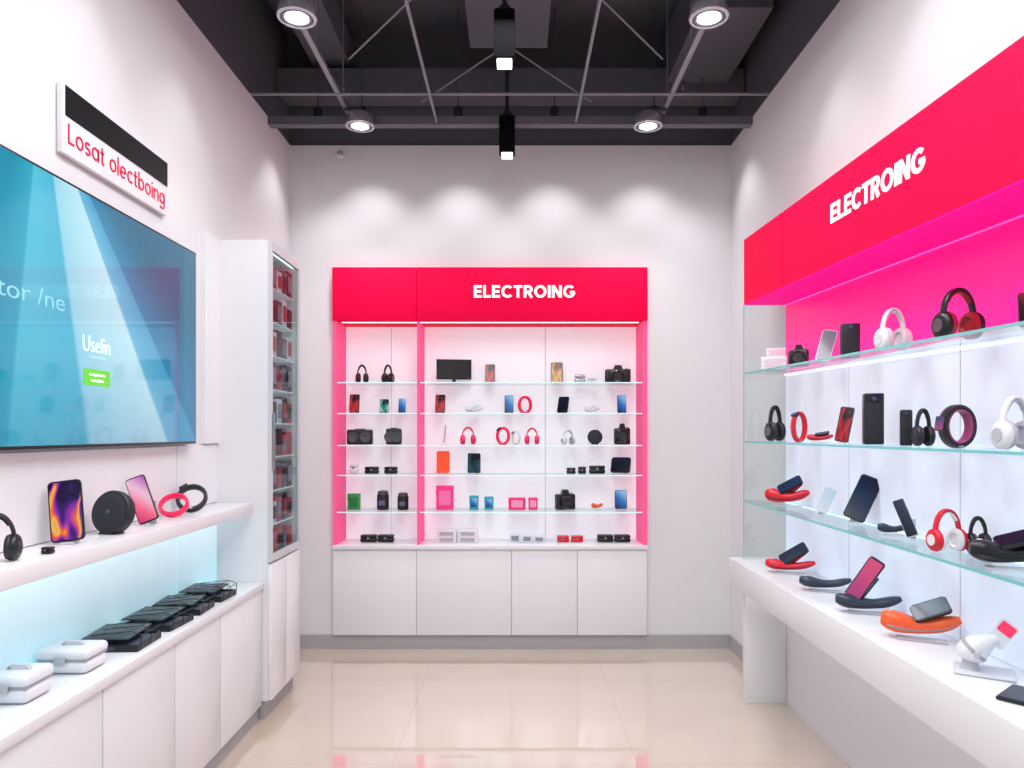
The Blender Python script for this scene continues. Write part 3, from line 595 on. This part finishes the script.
for i,px in enumerate((122,158,184,208)):
    x=-1.44; y=x*F/(px-CX)
    e=thing('storage_case','thin flat black tray with lid and wire frame','case',(x,y,zc2),[2,-3,3,-2][i],GC)
    W_,D_,h_=.20,.185 if i<2 else .165,.050
    bm=bmesh.new(); t_=.005
    addbox(bm,(-W_/2,-D_/2,0),(W_/2,D_/2,t_)); addbox(bm,(-W_/2,-D_/2,t_),(W_/2,-D_/2+t_,h_*.5)); addbox(bm,(-W_/2,D_/2-t_,t_),(W_/2,D_/2,h_*.5)); addbox(bm,(-W_/2,-D_/2+t_,t_),(-W_/2+t_,D_/2-t_,h_*.5)); addbox(bm,(W_/2-t_,-D_/2+t_,t_),(W_/2,D_/2-t_,h_*.5))
    mk('tray',bm,BLK,e)
    B('inner_pad',(-W_/2+t_+.001,-D_/2+t_+.001,t_+.001),(W_/2-t_-.001,D_/2-t_-.001,h_*.35),M('#4A5568',.5),e,bev=.003)
    lid=mk('lid',bbox((-W_/2-.004,-D_/2+.012,0),(W_/2-.035,D_/2+.002,.005),.0015),M('#20242C',.25),e,smooth=True,mtx=Matrix.Translation((0,0,h_*.86))@Matrix.Rotation(math.radians(3),4,'X'))
    B('hinge_block',(-W_/2+.004,D_/2-.03,h_*.5),(W_/2-.06,D_/2-.012,h_*.9),BLK2,e)
    bm=bmesh.new()
    for sy in (-.42,.0,.42):
        pts=[(W_/2+.003,sy*D_,.002),(W_/2+.008,sy*D_,h_*1.1),(W_/2-.03,sy*D_,h_*1.4),(-W_/2+.03,sy*D_,h_*1.1)]
        for a,b in zip(pts,pts[1:]): rod(a,b,.0015,6,bm)
    rod((W_/2+.008,-.42*D_,h_*1.1),(W_/2+.008,.42*D_,h_*1.1),.0015,6,bm); rod((W_/2-.03,-.42*D_,h_*1.4),(W_/2-.03,.42*D_,h_*1.4),.0015,6,bm)
    mk('wire_frame',bm,WIRE,e,smooth=True)
    B('front_label',(-W_*.38,-D_/2-.0012,h_*.12),(W_*.1,-D_/2-.0002,h_*.38),M('#3C4654',.3),e)
for px,h_,w_,D_ in ((73,.08,.165,.13),(19,.085,.13,.13)):
    x=-1.455; y=x*F/(px-CX)
    e=thing('storage_box','glossy white rounded plastic case with lid and clasp','box',(x,y,zc2),0,'white lidded boxes on the counter')
    B('box_base',(-w_/2,-D_/2,0),(w_/2,D_/2,h_*.58),WPL,e,bev=.022,seg=5); B('lid',(-w_/2-.002,-D_/2-.002,h_*.56),(w_/2+.002,D_/2+.002,h_),WPL,e,bev=.017,seg=5)
    B('seal',(-w_/2+.003,-D_/2+.003,h_*.5),(w_/2-.003,D_/2-.003,h_*.64),M('#A0A2AA',.4),e,bev=.004); B('clasp',(-.016,-D_/2-.008,h_*.42),(.016,-D_/2-.002,h_*.75),M('#B9BAC0',.3),e,bev=.002)
    bm=sweep([(-.035,h_*.98),(-.026,h_*1.1),(.026,h_*1.1),(.035,h_*.98)],.007,.0035,seg=8); mk('handle',bm,M('#C0C1C8',.3),e,smooth=True)

# ---------- right display
xe,xb,ye,yn=1.256,1.485,3.95,1.15
kh=.034; k1=.023
D=thing('wall_shelving_unit','long white shelving unit with red header and glass shelves','display unit',(xb,ye,.802))
def slopebox(a,b,k):
    bm=bmesh.new(); addbox(bm,a,b)
    for v in bm.verts: v.co.z-=k*(ye-v.co.y)
    return bm
def DM(name,bm,mat,par=None,**k):
    bm.transform(Matrix.Translation((-xb,-ye,-.802))); return mk(name,bm,mat,par or D,**k)
hz0,hz1=2.197,2.553
ysm=xe*F/(782-CX)
DM('header_panel',slopebox((xe,ysm+.006,hz0+.004),(xb,ye,hz1),kh),RED); hp=DM('header_panel',slopebox((xe,yn,hz0+.004),(xb,ysm-.006,hz1),kh),RED)
DM('header_joint',slopebox((xe+.004,ysm-.0055,hz0+.004),(xb,ysm+.0055,hz1-.002),kh),M('#8A0028',.7))
DM('soffit_panel',slopebox((xe+.001,yn,hz0-.002),(xb,ye-.002,hz0+.0035),kh),M('#E01486',.7,em=.55,spec=.05))  # emission painted in to lift the shade under the header
DM('led_strip',slopebox((xb-.012,yn,hz0-.006),(xb-.004,ye-.01,hz0-.0025),kh),M('#FF58B8',.4,em=.9))
yt=2.53
stroke_text('ELECTROING','sign_lettering',LETTER,hp,(xe+.001-xb,yt-ye,2.352-.802),(90,0,-90),.66,.080,CAP,.2,.10,.004,spin=-math.degrees(math.atan(kh)))
MP=panelmat('painted_glow_magenta','#F8249C','#E4107E',.50)  # glow painted into the magenta as gradient and emission
DM('back_panel',bbox((xb,yn,1.815),(xb+.012,ye,hz0)),MP,label='magenta back panel with painted-in glow')
RP=panelmat('painted_glow_white','#D8E4F6','#E4E6F2',.26)  # shelf lighting painted into the white panel as emission
DM('back_panel',bbox((xb,yn,.803),(xb+.012,ye,1.814)),RP,label='white back panel with painted-in glow')
for y in (3.2,2.4,1.7): DM('panel_joint',bbox((xb-.0015,y-.0015,.81),(xb-.0003,y+.0015,1.80)),M('#C4C7D2',.4))
DM('glass_side_panel',bbox((xe,ye-.008,.803),(xb,ye,hz0)),GLASS); DM('side_edge',bbox((xe-.004,ye-.008,.803),(xe-.0002,ye,hz0)),EDGE)
RZ=[(1.824,k1),(1.451,0),(1.127,0)]
for z,k in RZ:
    DM('glass_shelf',slopebox((xe,yn,z-.008),(xb-.002,ye-.009,z),k),GLASS)
    DM('shelf_edge',slopebox((xe-.003,yn,z-.009),(xe-.0002,ye-.009,z),k),EDGE)
    DM('led_strip',slopebox((xb-.012,yn,z-.013),(xb-.006,ye-.012,z-.0085),k),M('#DCEEFF',.4,em=1.6))
T=thing('counter_table','long thick white display counter on panel legs','counter',(1.34,4.02,0))
def TB(name,a,b,mat,**k): return B(name,(a[0]-1.34,a[1]-4.02,a[2]),(b[0]-1.34,b[1]-4.02,b[2]),mat,T,**k)
TB('counter_top',(1.195,1.15,.65),(1.4985,4.02,.8015),WHITE,bev=.004)
TB('leg_panel',(1.27,3.975,0),(1.4985,4.015,.6495),WHITE2,bev=.002); TB('leg_panel',(1.27,1.25,0),(1.4985,1.29,.6495),WHITE2,bev=.002)
TB('led_strip',(1.30,1.30,.642),(1.315,3.96,.6495),M('#F4F6FF',.4,em=5.5))  # glowing strip added to brighten the dark wall under the counter

def rp(px,i,x=1.37):
    y=x*F/(px-CX)
    z={0:1.824-k1*(ye-y),1:1.451,2:1.127,3:.8018}[i]
    return (x,y,z+.0012), y/F
l,s=rp(776,0,1.36); gbox('white retail box stack on top glass shelf',l,24*s,13*s,.13,-30,WPL,M('#D8CCD6',.5)); l2=(l[0],l[1],l[2]+13.4*s); gbox('smaller white retail box on top of another box',l2,18*s,8*s,.10,-20,WPL,M('#E8C8D8',.5))
l,s=rp(799,0); camera('compact black action camera on top glass shelf',l,18*s,22*s,-35)
l,s=rp(822,0); phone('white phone leaning back on top glass shelf',l,34*s,14*s,-30,20,WPL,scr(['#E8D0E0','#A0A0B8'],em=.5),roll=12)
l,s=rp(850,0)
def slabbox(lab,l,w,h,d,yaw,mat):
    e=thing('speaker',lab,'speaker',l,yaw,'slab speakers'); B('cabinet',(-w/2,-d/2,0),(w/2,d/2,h),mat,e,bev=.006,seg=3); B('grille',(-w*.42,-d/2-.002,h*.06),(w*.42,-d/2-.0003,h*.8),M('#24262E',.8),e,bev=.0005); mk('control_knob',lathe([(w*.12,-d/2-.0003),(w*.12,-d/2-.005),(w*.08,-d/2-.006)],18,'Y',off=(0,0,h*.89)),M('#3A4A68',.3),e,smooth=True)
slabbox('tall black slab speaker on top glass shelf',l,17*s,34*s,.05,-15,BLK2)
l,s=rp(893,0); headphones('white over-ear headphones on top glass shelf',l,43*s,30*s,5,WPL,M('#D8D4D8',.5))
l,s=rp(958,0); headphones('black over-ear headphones with red accents on shelf',l,52*s,42*s,5,BLK,M('#A01024',.4),BLK)
l,s=rp(1030,0,1.38); phone('dark phone with orange glow at top glass shelf',l,36*s,18*s,-25,12,BLK2,scr(['#141018','#3A1820','#C85030'],em=.7))
l,s=rp(775,1); headphones('black over-ear headphones on middle glass shelf',l,36*s,15*s,10)
l,s=rp(799,1); band('tall red smart band on middle glass shelf',l,30*s,13*s,5,REDP,True)
l,s=rp(820,1); cradle('small red and black handheld device on glass shelf',l,.11,.07,-30,REDP,ang=10,face=20)
l,s=rp(841,1); phone('phone with red and dark screen on middle glass shelf',l,36*s,13*s,-35,14,BLK,SR,roll=8)
l,s=rp(873,1)
slabbox('tall black box speaker on middle glass shelf',l,18*s,51*s,.06,-18,M('#14171F',.3))
l,s=rp(906,1,1.36); slabbox('small boxy dark speaker beside dark headphones',l,11*s,36*s,.035,-25,M('#1B2030',.3))
l,s=rp(923,1,1.38); headphones('dark grey headphones standing on middle glass shelf',l,38*s,17*s,-5,M('#20222C',.4))
l,s=rp(957,1); band('large black smartwatch band with purple and pink lining',l,42*s,29*s,-5,BLK,True,wd=.20,fs=1.3,fm=scr(['#402060','#D04080','#203070'],'grad',.8),fa=172,lining=M('#A8407C',.45))
l,s=rp(1015,1); headphones('white over-ear headphones on middle glass shelf',l,54*s,36*s,2,WPL,M('#B8B8C2',.5))
l,s=rp(787,2); cradle('red and black folded handheld device on lower glass shelf',l,.21,.17,-30,REDP,ang=30,face=50,plen=.6)
l,s=rp(820,2); phone('white phone on white stand on lower glass shelf',l,28*s,13*s,-30,30,WPL,SW,roll=22)
l,s=rp(853,2); phone('dark blue phone leaning back on lower glass shelf',l,49*s,21*s,-30,26,BLK,scr(['#0A1020','#1C3458','#101830'],em=.7),roll=22)
l,s=rp(893,2,1.36); cradle('small dark curved stand on lower glass shelf',l,.10,.08,-20,BLUEG,hand=False)
l,s=rp(913,2,1.37); phone('slim dark silver-edged phone leaning beside curved stand',l,41*s,11*s,-30,20,M('#B8BCC4',.3,metal=.6),scr(['#1A2230','#4A5A70'],em=.6),roll=-22)
l,s=rp(947,2,1.345); headphones('red and white over-ear headphones on lower glass shelf',l,43*s,33*s,5,REDP,WPL,REDP)
l,s=rp(978,2,1.425); headphones('black over-ear headphones behind the red pair',l,37*s,20*s,-10)
l,s=rp(1012,2,1.35); cradle('long black curved handheld device on lower glass shelf',l,.20,.15,-20,BLK,ang=18,face=25,screen=SD)
l,s=rp(790,3,1.36); cradle('red and black dock with dark phone on counter',l,.23,.13,-22,REDP,under=BLK,ang=34,face=50,plen=.62,screen=scr(['#0A0F1C','#28405E'],em=.6))
l,s=rp(825,3,1.36); cradle('flat dark grey handheld device on white counter',l,.21,.12,-18,BLUEG,hand=False)
l,s=rp(868,3,1.36); cradle('dark grey dock holding large purple phone on counter',l,.23,.14,-18,BLUEG,ang=58,face=62,plen=.82,off=-.05,screen=scr(['#20103A','#7A2A80','#E05080'],'grad',.85))
l,s=rp(920,3,1.36); cradle('bright orange dock with dark blue phone on counter',l,.235,.18,-25,ORANGE,under=M('#8A8E98',.4),ang=24,face=42,plen=.5,off=.14)
l,s=rp(984,3,1.36)
e=thing('desk_scanner','compact rounded white scanner on thin white base plate','scanner',l,-32)
B('base_plate',(-.075,-.06,0),(.075,.06,.006),M('#D4D4DA',.3),e,bev=.002)
n=20; P_=[];A_=[];B_=[]
for i in range(n):
    u=i/(n-1); P_.append((-.042+.02*u+.055*u*u,.034+.070*u)); q=math.sin(math.pi*(u*.90+.07))**.45; A_.append(.048*q*(1-.42*u)); B_.append(.050*q*(1-.50*u))
mk('body',sweep(P_,A_,B_,seg=18),WPL,e,smooth=True)
mk('grip_ring',sweep(P_[7:10],[a*1.03 for a in A_[7:10]],[b*1.03 for b in B_[7:10]],seg=18),M('#A8AAB2',.4),e,smooth=True)
mk('foot',lathe([(.026,.0065),(.022,.012),(.020,.034)],20,off=(-.034,0,0)),M('#C0C2CA',.3),e,smooth=True)
Q=Matrix.Translation((.022,-.004,.086))@Matrix.Rotation(math.radians(38),4,'Y')@Matrix.Rotation(math.radians(-20),4,'X')
mk('display_head',rslab(.050,.080,.009,.008,.002),WPL,e,smooth=True,mtx=Q); mk('screen',rslab(.042,.032,.0012,.005,0,.042,-.0011),M('#F0305C',.4,em=.3),e,mtx=Q)
mk('trigger',bbox((-.024,-.054,.049),(-.010,-.040,.068),.003),M('#C0C2CA',.4),e,smooth=True)
l,s=rp(1020,3,1.33)
e=thing('smartphone','black phone lying flat on white counter','smartphone',l,-50,'smartphones on display')
B('case',(-.036,-.07,0),(.036,.07,.009),BLK,e,bev=.003); B('screen',(-.032,-.065,.0091),(.032,.065,.0098),SD,e)

# ---------- camera
cam=bpy.data.cameras.new('camera'); co=bpy.data.objects.new('camera',cam); COL.objects.link(co)
co.location=(0,0,H); co.rotation_euler=(math.radians(90),0,0)
cam.sensor_width=36; cam.lens=F/1024*36; cam.shift_x=-(CX-512)/1024; cam.shift_y=(CY-384)/1024; cam.clip_start=.05
scene.camera=co
scene.view_settings.view_transform='Standard'; scene.view_settings.look='None'; scene.view_settings.exposure=0
